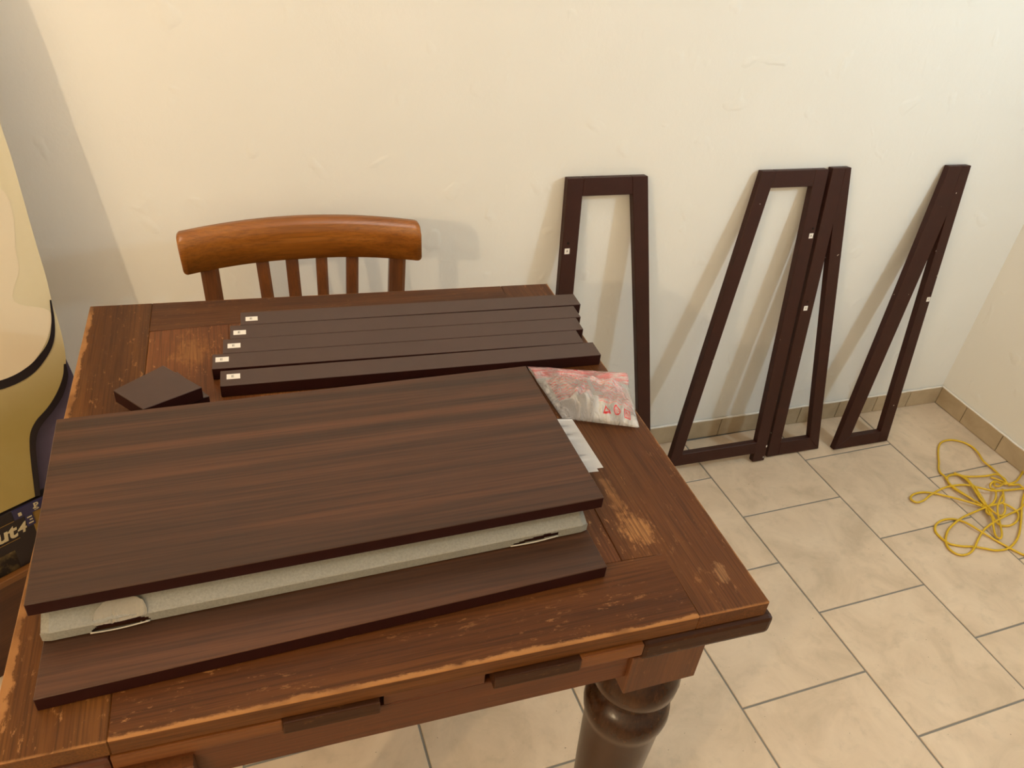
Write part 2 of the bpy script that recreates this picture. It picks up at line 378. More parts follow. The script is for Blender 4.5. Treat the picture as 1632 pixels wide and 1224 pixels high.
def upright(name, x0, x1, zt, w, d, xb, yb, zb=.462, mat='chair_z'):
    u = (x0 - xl) / (xr - xl); bow = 1 - (2 * u - 1) ** 2; yt = -.207 + .046 * bow + .0165 + (zt - .80) * .2
    A = Vector((x0, yt, zt)); B = Vector((xb, yb, zb)); bm = bmesh.new(); rg = []
    for j in range(7):
        t = j / 6; p = A.lerp(B, t); p.y += .012 * math.sin(math.pi * t)
        rg.append([bm.verts.new(p + Vector((dx * w / 2, dy * d / 2, 0)) - CO) for dx, dy in ((-1, -.6), (-.6, -1), (.6, -1), (1, -.6), (1, .6), (.6, 1), (-.6, 1), (-1, .6))])
    for a, b in zip(rg, rg[1:]):
        for i in range(8): bm.faces.new((a[i], b[i], b[(i + 1) % 8], a[(i + 1) % 8]))
    bm.faces.new(rg[0]); bm.faces.new(rg[-1][::-1]); bmesh.ops.recalc_face_normals(bm, faces=bm.faces[:])
    return obj(name, bm, M[mat], ch)
def xat(px, py, y): return at((px, py), 1, y).x
for px, py, w in ((418, 424, .0235), (466, 421, .0235), (514, 420, .0215), (563, 420, .0235)):
    x = xat(px, py, -.165); cxm = -2.108
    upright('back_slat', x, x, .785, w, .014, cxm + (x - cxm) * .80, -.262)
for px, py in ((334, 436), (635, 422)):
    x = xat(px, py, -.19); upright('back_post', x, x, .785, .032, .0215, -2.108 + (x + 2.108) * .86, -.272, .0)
seat = [(-2.285, -.24), (-1.93, -.24), (-1.91, -.62), (-2.305, -.62)]
obj('seat', prism([(x - CO.x, y - CO.y) for x, y in seat], .438, .462, .006, 2), M['chair'], ch)
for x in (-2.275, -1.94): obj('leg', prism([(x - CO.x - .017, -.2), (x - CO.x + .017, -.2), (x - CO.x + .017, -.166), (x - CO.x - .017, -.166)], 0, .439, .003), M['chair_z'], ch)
obj('seat_rail', box(-.15, .15, -.195, -.175, .375, .439, .002), M['chair'], ch)
obj('stretcher', box(-.155, .155, -.19, -.176, .17, .20, .002), M['chair'], ch)

# ------------------------------------------------------------------ leg frames leaning on the wall
def frame_thing(label, group, ym, bars, sticker, ch_, chips=()):
    yt = -.022; m = (yt - ym) / .855; s = Vector((0, m, 1)).normalized(); bk = Vector((0, s.z, -s.y)); th = .0195
    x0 = sum(p[0] for p in bars[0][1]) / len(bars[0][1]); org = Vector((x0, ym, .0034))
    R3 = Matrix(((1, 0, 0), tuple(s), tuple(-bk))).transposed().to_4x4()      # local x along the wall, y up the slope, z towards the room
    t = thing('leg_frame', org, label, 'furniture leg', group); t.matrix_world = Matrix.Translation(org) @ R3
    for nm, pts in bars:
        o = obj(nm, prism([(p[0] - x0, p[1]) for p in pts], -th, 0, .0011), M['frame'], t)
        if nm == 'straight_leg':
            hx, hv = sticker[0] - x0 + .001, sticker[1] + .019
            q = obj('screw_hole', lathe([(.0032, -.0001), (.0032, .00035), (.0019, .00035), (.0018, .0001)], 14, None, hx, hv), M['frame_hole'], o)
            for cx_, cv_, cr_ in chips: obj('paint_chip', prism([(cx_ - x0 + cr_ * math.cos(a) * .6, cv_ + cr_ * math.sin(a) * (1 + .3 * math.sin(a * 3))) for a in [k_ * math.pi / 4 for k_ in range(8)]], 0, .0002), M['caulk'], o)
            sx, sv = sticker; w, h = .0125, .0135
            k = obj('sticker', box(sx - x0 - w / 2, sx - x0 + w / 2, sv - h / 2, sv + h / 2, 0, .0003), M['sticker'], o); k['label'] = 'small white sticker'
            # letter printed on the sticker is part of the same flat label
            bm = text_mesh(ch_, .0075, .00005, .0002); bm.transform(Matrix.Translation((sx - x0, sv, .00036)))
            k.data.materials.append(M['ink_grey']); b2 = bmesh.new(); b2.from_mesh(k.data); tmp = bpy.data.meshes.new('t'); bm.to_mesh(tmp); bm.free()
            nf = len(b2.faces); b2.from_mesh(tmp); b2.faces.ensure_lookup_table()
            for f in b2.faces[nf:]: f.material_index = 1
            b2.to_mesh(k.data); b2.free(); bpy.data.meshes.remove(tmp)
    return t
GW = 'dark brown ladder desk leg frames leaning on the wall'
frame_thing('dark brown four-sided frame leaning on the wall right behind the table corner', GW, -.14,
  [('straight_leg', [(-1.5155, 0), (-1.4765, 0), (-1.4765, .86), (-1.5155, .86)]),
   ('slanted_leg', [(-1.2255, .068), (-1.190, .03), (-1.184, .03), (-1.3150, .86), (-1.3555, .86)]),
   ('bottom_rail', [(-1.4765, .03), (-1.190, .03), (-1.2255, .068), (-1.4765, .068)]),
   ('top_rail', [(-1.4765, .819), (-1.349, .819), (-1.3555, .86), (-1.4765, .86)])], (-1.503, .691), 'B')
frame_thing('dark brown four-sided frame left of the narrow frame it touches, one foot longer', GW, -.15,
  [('straight_leg', [(-.8425, 0), (-.8025, 0), (-.8055, .864), (-.8455, .864)]),
   ('slanted_leg', [(-1.0935, .068), (-1.1300, .030), (-1.1345, .030), (-1.0015, .864), (-.9625, .864)]),
   ('bottom_rail', [(-1.1300, .030), (-.8425, .030), (-.8425, .068), (-1.0935, .068)]),
   ('top_rail', [(-.9690, .8225), (-.8455, .8225), (-.8455, .864), (-.9625, .864)])], (-.8155, .6935), 'A', ((-.8075, .012, .0028), (-.8045, .050, .004)))
frame_thing('dark brown narrow triangular frame touching the four-sided frame on its left', GW, -.139,
  [('straight_leg', [(-.7850, 0), (-.7450, 0), (-.7520, .722), (-.7545, .865), (-.7935, .865)]),
   ('slanted_leg', [(-.6405, .046), (-.5970, 0), (-.5965, 0), (-.7365, .865), (-.7545, .865), (-.7520, .722)]),
   ('bottom_rail', [(-.7450, 0), (-.5970, 0), (-.6405, .046), (-.7450, .046)])], (-.7745, .4845), 'D')
frame_thing('dark brown narrow triangular frame standing alone nearest the room corner', GW, -.155,
  [('straight_leg', [(-.3800, 0), (-.3415, 0), (-.3370, .863), (-.3700, .863), (-.3725, .730)]),
   ('slanted_leg', [(-.4965, .040), (-.5480, 0), (-.5490, 0), (-.4110, .863), (-.3700, .863), (-.3725, .730)]),
   ('bottom_rail', [(-.5480, 0), (-.3800, 0), (-.3790, .040), (-.4965, .040)])], (-.3475, .4805), 'C', ((-.362, .790, .002),))

# ------------------------------------------------------------------ boards and bars on the table
WAL = dict(dark=(.029, .0125, .0058), mid=(.058, .0225, .0098), light=(.118, .043, .0175))
M['walnut'] = wood('walnut_laminate', axis=0, rough=.38, spec=.36, coarse=13, stretch=3.2, streak=.5, bump=.12, **WAL)
M['board_edge'] = plain('maroon_edge', (.022, .0042, .0028), .55, .18, var=.2)
def two_mat(bm, zaxis_top=.5):
    for f in bm.faces: f.material_index = 0 if f.normal.z > zaxis_top else 1
def board(name, quad, z0, z1, label, cat, group, mats, bevel=.0008):
    bm = prism([tuple(Vector(q).xy) for q in quad], z0, z1, bevel); bm.normal_update(); two_mat(bm)
    return tag(recenter(obj(name, bm, mats)), label, cat, group)
z = .843
tq = [at(p, 2, z) for p in ((90, 668), (838, 583), (963, 793), (37, 965))]
board('shelf_board', tq, .8265, z, 'brown wood grain shelf board on top of the stack of boards', 'board', None, [M['walnut'], M['board_edge']])
z = .798
bq = [at((968, 903), 2, z), at((52, 1116), 2, z)]
bq += [bq[1] + Vector((.006, .40, 0)), bq[0] + Vector((.0, .385, 0))]
board('shelf_board', bq, .7802, z, 'brown wood grain shelf board lying lowest, directly on the table', 'board', None, [M['walnut'], M['board_edge']])
# board wrapped in foam sheet, with two tears
g = NT('foam_sheet'); v = g.co(); n = g.noise(v, 420, 3, .7); n2 = g.noise(v, 30, 3)
c = g.mix(n, (.165, .155, .130), (.34, .32, .275)); c = g.mix(g.step(n2, .3, .7, 0, .25), c, (.22, .21, .178))
g.bump(n, .5, .0008); M['foam'] = g.fin(c, .85, .2)
M['foam_back'] = plain('foam_torn', (.50, .45, .37), .9, .15, var=.12, scale=300)
wl, wr_, yfr, ybk = -2.4500, -1.8690, -.9995, -.735
wt = thing('wrapped_board', (-2.16, -.87, .7982), 'board wrapped in torn grey foam sheet between the two brown boards', 'board')
WO = Vector((-2.16, -.87, .7982))
obj('board', prism([(wl + .004 - WO.x, yfr + .0024 - WO.y), (wr_ - .004 - WO.x, yfr + .0024 + .0143 - WO.y), (wr_ - .004 - WO.x, ybk - WO.y), (wl + .004 - WO.x, ybk - WO.y)], .7994 - WO.z, .8108 - WO.z, .002), M['board_edge'], wt)
profile = [(yfr + .002, .7984), (yfr + .0002, .7994)] + [(yfr - .0002 * k / 7, .8004 + .0105 * k / 7) for k in range(8)] + [
           (yfr + .0009, .8122), (yfr + .0060, .8142), (yfr + .013, .8172), (yfr + .020, .8202), (yfr + .027, .8232), (yfr + .034, .8255), (yfr + .06, .8258), (ybk + .002, .8258), (ybk + .004, .7984)]
NPF = len(profile)
bm = bmesh.new(); NXW = 360; grid = []
def skew(x): return .0145 * (x - wl) / (wr_ - wl)
for i in range(NXW + 1):
    u = i / NXW; x = wl + (wr_ - wl) * u; row = []
    for j, (y, zz) in enumerate(profile):
        en = min(u, 1 - u) * (wr_ - wl); rnd_ = max(0, .008 - en)
        wob = mnoise.noise(Vector((x * 14, y * 40, 3))) * .0009 + mnoise.noise(Vector((x * 60, y * 90, 7))) * .0004
        zz2 = zz + (wob if 10 < j < NPF - 3 else 0) - (rnd_ * .5 if 9 < j < NPF - 2 else 0)
        row.append(bm.verts.new((x - WO.x, y + skew(x) + (wob * .6 if 1 < j < 14 else 0) + rnd_ * .25 * (1 if j < NPF - 3 else -1) - WO.y, zz2 - WO.z)))
    grid.append(row)
def torn(x, j):
    zz = (profile[j][1] + profile[min(j + 1, len(profile) - 1)][1]) / 2 + mnoise.noise(Vector((x * 160, 0, 2))) * .0012
    if j > 9 or j < 1: return False
    a = (x + 2.380) / .0265
    if abs(a) < 1 and .8004 + .0012 * a < zz < .8012 + .0112 * math.sqrt(1 - a * a): return True
    b = (x + 1.938) / .0300
    if abs(b) < 1 and .8018 + .0022 * b < zz < .8026 + .0052 * math.sqrt(1 - b * b) + .0035 * b: return True
    return False
for i in range(NXW):
    xm = wl + (wr_ - wl) * (i + .5) / NXW
    for j in range(len(profile) - 1):
        if torn(xm, j): continue
        bm.faces.new((grid[i][j], grid[i + 1][j], grid[i + 1][j + 1], grid[i][j + 1]))
for e in (grid[0][::-1], grid[-1]): bm.faces.new(e)
fo = obj('foam_wrap', bm, M['foam'], wt, False)
# turned-up flap of the left tear and thin lips under both tears
bm = bmesh.new(); top_, bot_ = [], []
for i in range(41):
    u = i / 40; x = -2.404 + .049 * u; k = math.sqrt(max(0, 1 - (2 * u - 1) ** 2)); ra = mnoise.noise(Vector((x * 420, 1, 1))) * .0013 + mnoise.noise(Vector((x * 90, 5, 1))) * .0006
    ybase = yfr + skew(x); zr = .8112 + .0020 * u
    bot_.append(bm.verts.new((x - WO.x, ybase - .0010 - .0006 * k + (.001 if k < .2 else 0) - WO.y, zr - .0005 - .0022 * k + ra - WO.z)))
    top_.append(bm.verts.new((x - WO.x, ybase + .0030 + .0150 * k + ra - WO.y, zr + .0026 + .0088 * k + ra - WO.z)))
for i in range(40): bm.faces.new((bot_[i], bot_[i + 1], top_[i + 1], top_[i]))
bmesh.ops.solidify(bm, geom=bm.faces[:], thickness=.0006)
o = obj('torn_flap', bm, M['foam_back'], fo); o['label'] = 'pale torn flap of foam turned up'
for x0, x1, zc in ((-2.408, -2.354, .8000), (-1.968, -1.908, .8012)):
    pts = [Vector((x0 + (x1 - x0) * i / 14, yfr + skew(x0 + (x1 - x0) * i / 14) - .0009 - .0008 * math.sin(math.pi * i / 14), zc - .0008 * math.sin(math.pi * i / 14) + .0012 * i / 14)) - WO for i in range(15)]
    obj('torn_lip', tube(pts, .0008, 6), M['foam_back'], fo, True)

# five dark bars with letter stickers
bars = [((-2.237, -.4215), (-1.6605, -.4475)), ((-2.255, -.4602), (-1.6775, -.4890)), ((-2.2665, -.4992), (-1.6890, -.5282)),
        ((-2.283, -.5382), (-1.7050, -.5672)), ((-2.2735, -.5840), (-1.6910, -.6075))]
stk = [(401, 508), (382, 530), (373, 551), (354, 573), (372, 600)]
names = ['farthest of the five dark bars, against the far table edge', 'second of the five dark bars counted from the far table edge',
         'middle one of the five dark bars lying side by side', 'fourth dark bar from the far table edge, left end sticking out most', 'nearest of the five dark bars, right end beside the plastic bag']
for (A, B), sp, nm in zip(bars, stk, names):
    A, B = Vector(A), Vector(B); d = (B - A); L = d.length; d.normalize(); ang = math.atan2(d.y, d.x); mid = (A + B) / 2
    t = thing('desk_bar', (mid.x, mid.y, .7803), nm + ', letter E sticker', 'wooden bar', 'dark bars with a letter sticker on the table')
    t.rotation_euler = (0, 0, ang)
    bm = box(-L / 2, L / 2, -.0192, .0192, 0, .0197, .0007); bm.normal_update(); two_mat(bm); obj('bar', bm, [M['dark_top'], M['board_edge']], t)
    P = at(sp, 2, .80); lp = Matrix.Rotation(-ang, 2) @ (P.xy - mid)
    k = obj('sticker', box(lp.x - .0093, lp.x + .0093, lp.y - .0062, lp.y + .0062, .0197, .0200), M['sticker'], t); k['label'] = 'white paper sticker printed with E'
    bm = text_mesh('E', .0082, .00005, .00012); bm.transform(Matrix.Translation((lp.x - .001, lp.y, .02006)))
    obj('letter', bm, M['ink_grey'], k)

# two small square plates, stacked askew
ps = [at(p, 2, .82) for p in ((180, 622), (260, 582), (322, 617), (228, 652))]
board('square_plate', ps, .8005, .82, 'upper of two small dark square plates stacked askew, chipped corner', 'wooden plate', None, [M['dark_top'], M['board_edge']])
c0 = sum((p for p in ps), Vector()) / 4
lo = []
for p in ps:
    q = p - c0; q.rotate(Matrix.Rotation(math.radians(-7), 3, 'Z').to_euler()); lo.append(c0 + q + Vector((.009, .012, 0)))
board('square_plate', lo, .7802, .8003, 'lower of two small dark square plates, right corner peeking out', 'wooden plate', None, [M['dark_top'], M['board_edge']])

# paper strips beside the board stack
def strip(quad, z, label):
    A = [at(p, 2, z) for p in quad]; bm = bmesh.new(); tops = []
    for i in range(13):
        u = i / 12; l = A[0].lerp(A[3], u) - Vector((.028, 0, 0)); r = A[1].lerp(A[2], u); w = -.0012 * u
        tops.append([bm.verts.new(l), bm.verts.new(r + Vector((0, 0, w)))])
    for a, b in zip(tops, tops[1:]): bm.faces.new((a[0], b[0], b[1], a[1]))
    bmesh.ops.solidify(bm, geom=bm.faces[:], thickness=.00025); bmesh.ops.recalc_face_normals(bm, faces=bm.faces[:])
    return tag(recenter(obj('paper_strip', bm, M['paper'])), label, 'paper')
strip(((884, 668), (910, 665), (962, 744), (940, 747)), .82645, 'upper of two white paper strips beside the board stack, below the bag')
strip(((886, 680), (906, 676), (954.5, 750), (940, 751)), .82612, 'lower white paper strip, only its end showing under the other strip')

# plastic bag with red print
g = NT('printed_plastic'); uv = g.n('TexCoord').outputs['UV']
sep = g.n('SeparateXYZ'); g.put(sep.inputs[0], uv); U, V = sep.outputs[0], sep.outputs[1]
def band(x, a, b, f=.006): return g.math('MULTIPLY', g.step(x, a - f, a + f), g.step(x, b - f, b + f, 1., 0.))
def mp(sx, sy):
    m_ = g.n('Mapping'); m_.inputs[3].default_value = (sx, sy, 1); g.put(m_.inputs[0], uv); return m_.outputs[0]
letters = g.step(g.noise(mp(95, 34), 1., 2, .6), .40, .52)
def lines(freq, duty):
    fr = g.math('FRACT', g.math('MULTIPLY', V, freq)); return band(fr, .12, duty, .10)
txt = g.math('MULTIPLY', lines(26, .72), letters)
rag = g.step(g.noise(mp(3, 26), 1., 2), .34, .42)
areaR = g.math('MULTIPLY', g.math('MULTIPLY', band(U, .50, .95), band(V, .165, .62)), rag)
areaL = g.math('MULTIPLY', g.math('MULTIPLY', band(U, .06, .45), band(V, .22, .64)), rag)
head = band(V, .74, .985)
headn = g.math('MULTIPLY', head, g.step(g.noise(mp(6, 40), 1., 4, .6), .32, .58, .12, 1.))
pr = g.math('MAXIMUM', g.math('MULTIPLY', g.math('MAXIMUM', areaR, areaL), g.math('ADD', g.math('MULTIPLY', txt, .62), .12)), g.math('MULTIPLY', headn, .78))
def disc(cx, cy, r0, r1, ax=1.):
    dx = g.math('SUBTRACT', U, cx); dy = g.math('MULTIPLY', g.math('SUBTRACT', V, cy), ax)
    d = g.math('SQRT', g.math('ADD', g.math('MULTIPLY', dx, dx), g.math('MULTIPLY', dy, dy)))
    return d if r1 is None else band(d, r0, r1, .003)
pr = g.math('MAXIMUM', pr, disc(.475, .93, -1, .022)); pr = g.math('MAXIMUM', pr, disc(.50, .715, -1, .022))
pr = g.math('MAXIMUM', pr, disc(.715, .105, .030, .045))                                      # ring sign with a figure inside
pr = g.math('MAXIMUM', pr, g.math('MULTIPLY', disc(.715, .105, -1, .027), g.step(g.noise(mp(70, 70), 1., 1), .45, .55, .2, .9)))
ax_ = g.math('ABSOLUTE', g.math('SUBTRACT', U, .850)); ay_ = g.math('ABSOLUTE', g.math('SUBTRACT', V, .105)); bx = g.math('MAXIMUM', ax_, ay_)
pr = g.math('MAXIMUM', pr, band(bx, .030, .042, .003)); pr = g.math('MAXIMUM', pr, g.math('MULTIPLY', band(bx, -1, .028, .003), g.step(g.noise(mp(60, 90), 1., 1), .42, .52, .15, .85)))
tx = g.math('MULTIPLY', g.math('ABSOLUTE', g.math('SUBTRACT', U, .585)), 1.75); tri = g.math('MAXIMUM', g.math('ADD', tx, g.math('SUBTRACT', V, .155)), g.math('SUBTRACT', .064, V))
pr = g.math('MAXIMUM', pr, band(tri, -.026, .0, .004))
film = g.b; g.put(film.inputs['Base Color'], g.mix(g.math('MULTIPLY', pr, 1., clamp=True), (.93, .91, .88), (.68, .03, .04)))
film.inputs['Roughness'].default_value = .12; film.inputs['Specular IOR Level'].default_value = .6
bn = g.noise(mp(14, 10), 1., 4, .6, .6); g.bump(bn, 1., .012)
trn = g.n('BsdfTransparent'); ms = g.n('MixShader')
clr = g.step(g.noise(mp(3.2, 2.6), 1., 3, .6, .8), .36, .62, .20, .62)
fac = g.math('ADD', g.math('MULTIPLY', pr, .45), clr, clamp=True); g.put(ms.inputs[0], fac)
g.t.links.new(trn.outputs[0], ms.inputs[1]); g.t.links.new(film.outputs[0], ms.inputs[2]); g.t.links.new(ms.outputs[0], g.out.inputs[0]); M['bag'] = g.m
bag0 = [at((896, 668), 2, .7845), at((1019, 683), 2, .784), at((996, 595), 2, .797), at((839, 585), 2, .794)]   # BL BR TR TL
NB, NBv = 44, 36; bm = bmesh.new(); uvl = bm.loops.layers.uv.new('uv')
def bagp(u, v, side):
    p = bag0[0].lerp(bag0[1], u).lerp(bag0[3].lerp(bag0[2], u), v)
    e = max(0, min(u, 1 - u) * 4) ; e = min(1, e) ** .7; f = min(1, max(0, min(v, .76 - v) * 5)) ** .7 if v < .76 else 0
    q = Vector((u * 5, v * 4, side * 3.))
    wr = mnoise.noise(q) * .005 + mnoise.noise(q * 2.7) * .003 + abs(mnoise.noise(Vector((u * 8 - v * 6, v * 2.5, 9)))) * .008 + abs(mnoise.noise(Vector((u * 17 + v * 5, v * 8, 4)))) * .003
    edge = min(1, min(u, 1 - u, v, 1 - v) * 12)
    if side > 0:
        p.z += .023 * e * f + wr * edge * (.4 + .9 * e * f) + .0012
        if v > .72: p.z += .006 * math.sin((v - .72) / .28 * math.pi) * (1 + .6 * math.sin(u * 7))
        if v < .1: p.z += .0
    else:
        p.z = max(.7806, p.z - .9 * (p.z - .7806) * edge - .001 * edge)
    p.z = max(p.z, .7806); return p
gt = [[bm.verts.new(bagp(i / NB, j / NBv, 1)) for j in range(NBv + 1)] for i in range(NB + 1)]
gb = [[gt[i][j] if i in (0, NB) or j in (0, NBv) else bm.verts.new(bagp(i / NB, j / NBv, -1)) for j in range(NBv + 1)] for i in range(NB + 1)]
for G, fl in ((gt, 0), (gb, 1)):
    for i in range(NB):
        for j in range(NBv):
            ix = [(i, j), (i + 1, j), (i + 1, j + 1), (i, j + 1)]
            if fl: ix = ix[::-1]
            try: f = bm.faces.new([G[a][b] for a, b in ix])
            except ValueError: continue
            for l, (a, b) in zip(f.loops, ix): l[uvl].uv = (a / NB, b / NBv) if not fl else (.02, .02)
tag(recenter(obj('plastic_bag', bm, M['bag'], None, True)), 'clear plastic bag with red printed warnings lying on the table beside the boards', 'bag')
# ------------------------------------------------------------------ cardboard display on a low wooden box, left of the table
PH = math.radians(32); dv = Vector((math.cos(PH), math.sin(PH), 0)); nb = Vector((-math.sin(PH), math.cos(PH), 0))
B0 = Vector((-2.661, -.32, .38)); up = (Vector((0, 0, 1)) + nb * .15).normalized(); pn = dv.cross(up)     # pn points to the room
if pn.dot(CAM - B0) < 0: pn = -pn
R4 = Matrix((tuple(dv), tuple(up), tuple(pn))).transposed().to_4x4()
g = NT('printed_card'); gr = g.n('TexCoord').outputs['Object']; s_ = g.n('SeparateXYZ'); g.put(s_.inputs[0], gr)
n = g.noise(g.co(), 14, 3)
c = g.mix(g.step(s_.outputs[1], .14, .40), (.34, .25, .075), (.70, .60, .40)); c = g.mix(g.step(n, .3, .7, 0, .12), c, (.5, .42, .2)); M['card'] = g.fin(c, .38, .45)
M['card_cream'] = plain('card_cream', (.74, .62, .44), .38, .45, var=.04, scale=9)
M['card_dark'] = plain('card_black', (.012, .007, .009), .4, .45)
M['card_navy'] = plain('card_navy', (.024, .021, .075), .4, .45)
M['card_purple'] = plain('card_purple', (.105, .080, .130), .45, .4)
M['card_gold'] = plain('card_gold', (.24, .14, .035), .5, .3)
M['print_cream'] = plain('print_cream', (.55, .47, .30), .5, .3)
sd = thing('cardboard_display', B0, 'tall cream and olive cardboard display standing by the wall left of the table', 'display stand'); sd.matrix_world = Matrix.Translation(B0) @ R4
inv = (Matrix.Translation(B0) @ R4).inverted()
def loc(p): q = inv @ atp(p, B0, pn); return (q.x, max(q.y, .0035))
edge_px = [(-60, -10), (-22, 110), (0, 195), (18, 250), (38, 320), (58, 390), (73, 440), (82, 478), (92, 510), (101, 545), (105, 575), (102, 602), (92, 628), (76, 652), (60, 672), (51, 690), (49, 710), (52, 740), (59, 790)]
R_ = [loc(p) for p in edge_px]
Rs = [tuple(v) for v in catmull([Vector((*q, 0)).xy for q in R_], 4)]
Rs = [tuple(v)[:2] for v in Rs]; bl = Rs[-1]
topx, topy = Rs[0]
cxp = topx - .30
left = [(2 * cxp - x, y) for x, y in Rs[::-1]]
crown = [(cxp + (topx - cxp) * math.cos(a), topy + .24 * math.sin(a)) for a in [math.pi * k / 12 for k in range(11, 0, -1)]]
outline = [p for p in left] + crown[0:] + Rs
outline = [(x, max(y, .003)) for x, y in outline]
obj('panel', prism(outline, -.014, 0), M['card'], sd)
def ribbon(pts, ws, mat, z0, z1, name):
    P = [Vector(loc(p)) for p in pts]; k = 6; sm = catmull(P, k); n = len(sm); a, b = [], []
    for i, p in enumerate(sm):
        d = (sm[min(i + 1, n - 1)] - sm[max(i - 1, 0)]).normalized(); t = i / (n - 1) * (len(ws) - 1); q = int(min(t, len(ws) - 2)); w = ws[q] + (ws[q + 1] - ws[q]) * (t - q)
        nn = Vector((-d.y, d.x)) * w / 2; a.append(tuple(p + nn)); b.append(tuple(p - nn))
    return obj(name, prism(a + b[::-1], z0, z1), mat, sd)
ribbon([(103, 580), (104, 600), (95, 628), (80, 652), (63, 672), (54, 690), (52, 712), (55, 745), (62, 795)], [.003, .009, .012, .012, .013, .012, .010, .010, .009], M['card_dark'], -.0135, .0015, 'dark_border')
cream = [loc(p) for p in [(-160, 300), (-60, 290), (0, 300), (20, 340), (25, 400), (30, 430), (22, 480), (78, 495), (78, 530), (65, 560), (40, 590), (0, 610), (-60, 622), (-160, 600)]]
obj('cream_field', prism([tuple(v) for v in catmull([Vector(c_) for c_ in cream + cream[:1]], 5)][:-1], 0, .0006), M['card_cream'], sd)
nv = [loc(p) for p in [(40, 560), (103, 556), (112, 578), (122, 600), (140, 650), (150, 800), (40, 800)]]
obj('navy_backing', prism(nv, -.0185, -.0145), M['card_purple'], sd)
ribbon([(80, 478), (84, 510), (82, 540), (70, 565), (45, 592), (5, 612), (-60, 626)], [.002, .005, .008, .012, .016, .016, .016], M['card_dark'], .0004, .0016, 'dark_band')
# base of the display
Bz = -.125 / up.z
zb = atp((20, 912), B0, nb).z
def bw(a, off, z): return B0 + dv * a - nb * off + Vector((0, 0, z - B0.z))
wtop = zb
b0 = thing('display_base', B0 - Vector((0, 0, B0.z - wtop)), 'black printed cardboard base under the cream display, with gold lettering', 'display stand')
b0.rotation_euler = (0, 0, PH); hb = .378 - wtop - .0005
obj('base_box', box(-.46, .070, .0, .17, .0005, hb, .001), M['card_dark'], b0)
obj('gold_side', box(.0705, .072, .003, .165, .001, hb - .034), M['card_gold'], b0)
obj('navy_band', prism([(-.014, -.003), (.074, -.003), (.074, .10), (.071, .10), (.071, -.0002), (-.014, -.0002)], hb - .022, hb + .0), M['card_navy'], b0)
obj('navy_tab', box(.003, .017, -.0028, -.0002, hb - .050, hb - .0225), M['card_navy'], b0)
obj('gold_print', box(.0135, .0695, -.0012, -.0002, hb - .075, hb - .0225), M['card_gold'], b0)
Mt = Matrix.Translation((0, -.0006, 0)) @ Matrix.Rotation(math.pi / 2, 4, 'X')
ngon_text('out', .043, M['print_cream'], b0, Mt @ Matrix.Translation((-.0475, hb - .047, 0)), .0004, .0012, 'lettering', .15)
ngon_text('4', .033, M['print_cream'], b0, Mt @ Matrix.Translation((-.0085, hb - .0485, 0)), .0004, .0004, 'lettering', .25)
for zz in (hb - .025, hb - .068): obj('gold_line', box(-.44, -.015, -.001, -.0002, zz, zz + .0010), M['card_gold'], b0)
# standing P with a lying S on the navy band, and a second small mark
Mp = Matrix.Translation((0, -.0034, 0)) @ Matrix.Rotation(math.pi / 2, 4, 'X')
ngon_text('P', .018, M['print_cream'], b0, Mp @ Matrix.Translation((.0265, hb - .010, 0)), .0003, .0003, 'logo')
bm = text_mesh('S', .024, .0003); bm.transform(Mp @ Matrix.Translation((.0250, hb - .0160, 0)) @ Matrix.Diagonal((1, .42, 1, 1)) @ Matrix.Rotation(math.radians(8), 4, 'Z')); obj('logo', bm, M['print_cream'], b0)
obj('logo', prism([(-.006, -.0036), (.000, -.0036), (-.003, -.0030)], hb - .017, hb - .009), M['print_cream'], b0)
for k in range(3): obj('small_print', box(.006 + .003 * (k % 2), .0145, -.0034, -.0028, hb - .030 - .007 * k, hb - .0275 - .007 * k), M['print_cream'], b0)
g = NT('printed_photo'); n = g.noise(g.co(), 26, 4, .6, .4); c = g.ramp(n, [(.46, (.008, .005, .004)), (.58, (.09, .06, .025)), (.68, (.34, .28, .15))]); M['print_art'] = g.fin(c, .5, .3)
obj('printed_area', box(-.40, -.030, -.001, -.0002, .003, hb - .090), M['print_art'], b0)
# low wooden box
M['crate'] = wood('crate_wood', axis=0, rough=.45, dark=(.045, .014, .005), mid=(.075, .024, .008), light=(.11, .04, .012))
M['crate_lid'] = wood('crate_lid', axis=0, rough=.4, dark=(.13, .05, .012), mid=(.19, .075, .018), light=(.26, .11, .03))
cr = thing('wooden_box', (B0.x, B0.y, 0), 'low brown wooden box under the cardboard display left of the table', 'box'); cr.rotation_euler = (0, 0, PH)
obj('lid', box(-.50, .088, -.012, .19, wtop - .016, wtop, .002), M['crate_lid'], cr)
obj('front_panel', box(-.49, .078, -.004, .010, .001, wtop - .0165, .001), M['crate'], cr)
obj('back_panel', box(-.49, .078, .166, .18, .001, wtop - .0165, .001), M['crate'], cr)
for x in (-.49, .064): obj('side_panel', box(x, x + .014, .0105, .1655, .001, wtop - .0165, .001), M['crate'], cr)

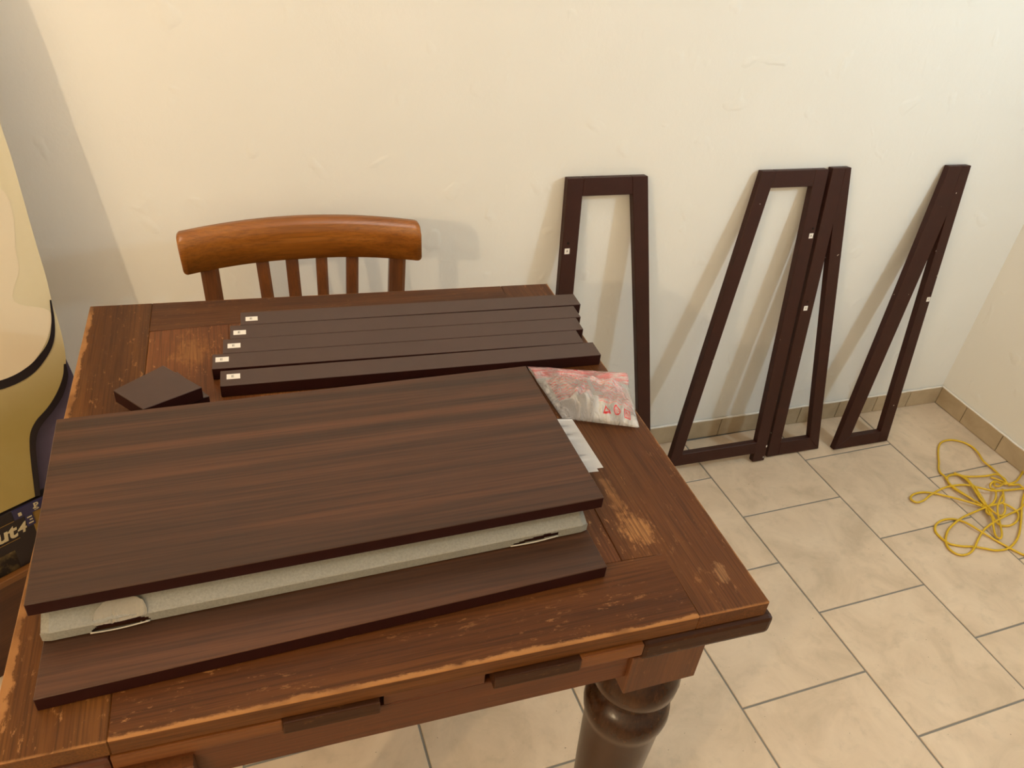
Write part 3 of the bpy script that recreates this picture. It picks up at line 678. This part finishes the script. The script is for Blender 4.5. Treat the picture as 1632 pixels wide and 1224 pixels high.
# ------------------------------------------------------------------ yellow cable
g = NT('yellow_rubber'); n = g.noise(g.co(), 20, 2); M['cable'] = g.fin(g.mix(n, (.60, .36, .008), (.72, .47, .02)), .38, .5)
def A1(p): return (1440 + p[0] * .11765, 690 + p[1] * .11765)
def A2(p): return (1440 + p[0] * .11765, 780 + p[1] * .11765)
strands = [
 (A1, .008, [(1440, 720), (1380, 650), (1270, 540), (1180, 460), (1080, 380), (1010, 270), (930, 190), (820, 130), (700, 100), (600, 98), (510, 130), (475, 200), (470, 300), (480, 400), (475, 470), (500, 540), (560, 590), (600, 660), (640, 720), (760, 800), (900, 880), (1020, 960), (1130, 1000)]),
 (A1, .022, [(1800, 800), (1632, 757), (1400, 775), (1200, 780), (1000, 735), (850, 705), (700, 710), (560, 740), (450, 790), (350, 850), (280, 910), (190, 940), (120, 915), (95, 875), (140, 830), (250, 805), (400, 815), (600, 860), (800, 910), (1000, 970), (1100, 1005), (1200, 960), (1250, 870), (1240, 780), (1180, 740), (1180, 690), (1230, 650)]),
 (A2, .014, [(1340, 0), (1355, 100), (1340, 175), (1150, 230), (950, 310), (800, 380), (680, 470), (600, 560), (570, 680), (600, 780), (690, 860), (800, 890), (900, 860), (960, 790), (1010, 680), (1060, 590), (1130, 510), (1250, 430), (1400, 350), (1550, 280), (1632, 210), (1760, 120)]),
 (A2, .006, [(1820, 960), (1632, 890), (1450, 800), (1250, 690), (1050, 570), (900, 480), (780, 425), (650, 400), (520, 420), (440, 480), (430, 560), (490, 640), (570, 705), (650, 745), (800, 770), (950, 775), (1100, 800), (1250, 825), (1400, 805), (1500, 730), (1560, 620), (1590, 450), (1605, 200), (1640, 60), (1700, -40)]),
 (A2, .018, [(680, -220), (800, -170), (900, -90), (980, -20), (1020, 60), (1080, 150), (1150, 280), (1205, 400), (1220, 520), (1250, 630), (1310, 665), (1332, 600), (1310, 480), (1280, 350), (1275, 230), (1300, 150), (1350, 60)]),
 (A2, .010, [(690, -225), (840, -160), (930, -60), (1000, 20), (1110, 190), (1180, 310), (1240, 420), (1300, 480), (1380, 495), (1470, 480), (1540, 420), (1555, 340), (1500, 270), (1380, 200), (1300, 180)]),
 (A1, .016, [(570, 620), (620, 580), (700, 565), (870, 590), (1100, 585), (1250, 560), (1340, 600), (1380, 650), (1300, 720), (1230, 710), (1250, 660), (1350, 690), (1500, 670), (1580, 590), (1640, 480), (1720, 400)]),
 (A1, .026, [(680, 545), (800, 590), (900, 690), (960, 770), (1030, 880), (1110, 990), (1130, 1080), (1200, 1120)]),
 (A1, .012, [(1180, 600), (1300, 640), (1450, 700), (1560, 700), (1632, 740), (1800, 760)]),
 (A2, .012, [(1370, 200), (1375, 290), (1340, 350), (1290, 350), (1230, 310), (1150, 240), (1050, 130), (990, 40), (900, -90), (760, -190), (640, -200), (590, -160), (620, -80), (740, 10), (900, 110), (1060, 210)]),
]
bm = bmesh.new()
for si, (fn, zb_, pts) in enumerate(strands):
    P = []
    for i, p in enumerate(pts):
        pile = max(0, 1 - (Vector((p[0] - 1200, (p[1] + (0 if fn is A2 else -765)) - 100)).length) / 900)
        zz = .0032 + .3 * zb_ * (.35 + .65 * pile) + .006 * pile * (1 + math.sin(i * 1.7 + si * 2.1))
        P.append(at(fn(p), 2, zz))
    tube(catmull(P, 7), .0031, 8, bm)
tag(recenter(obj('power_cable', bm, M['cable'], None, True)), 'tangled yellow cable lying on the tiled floor in the corner', 'cable')
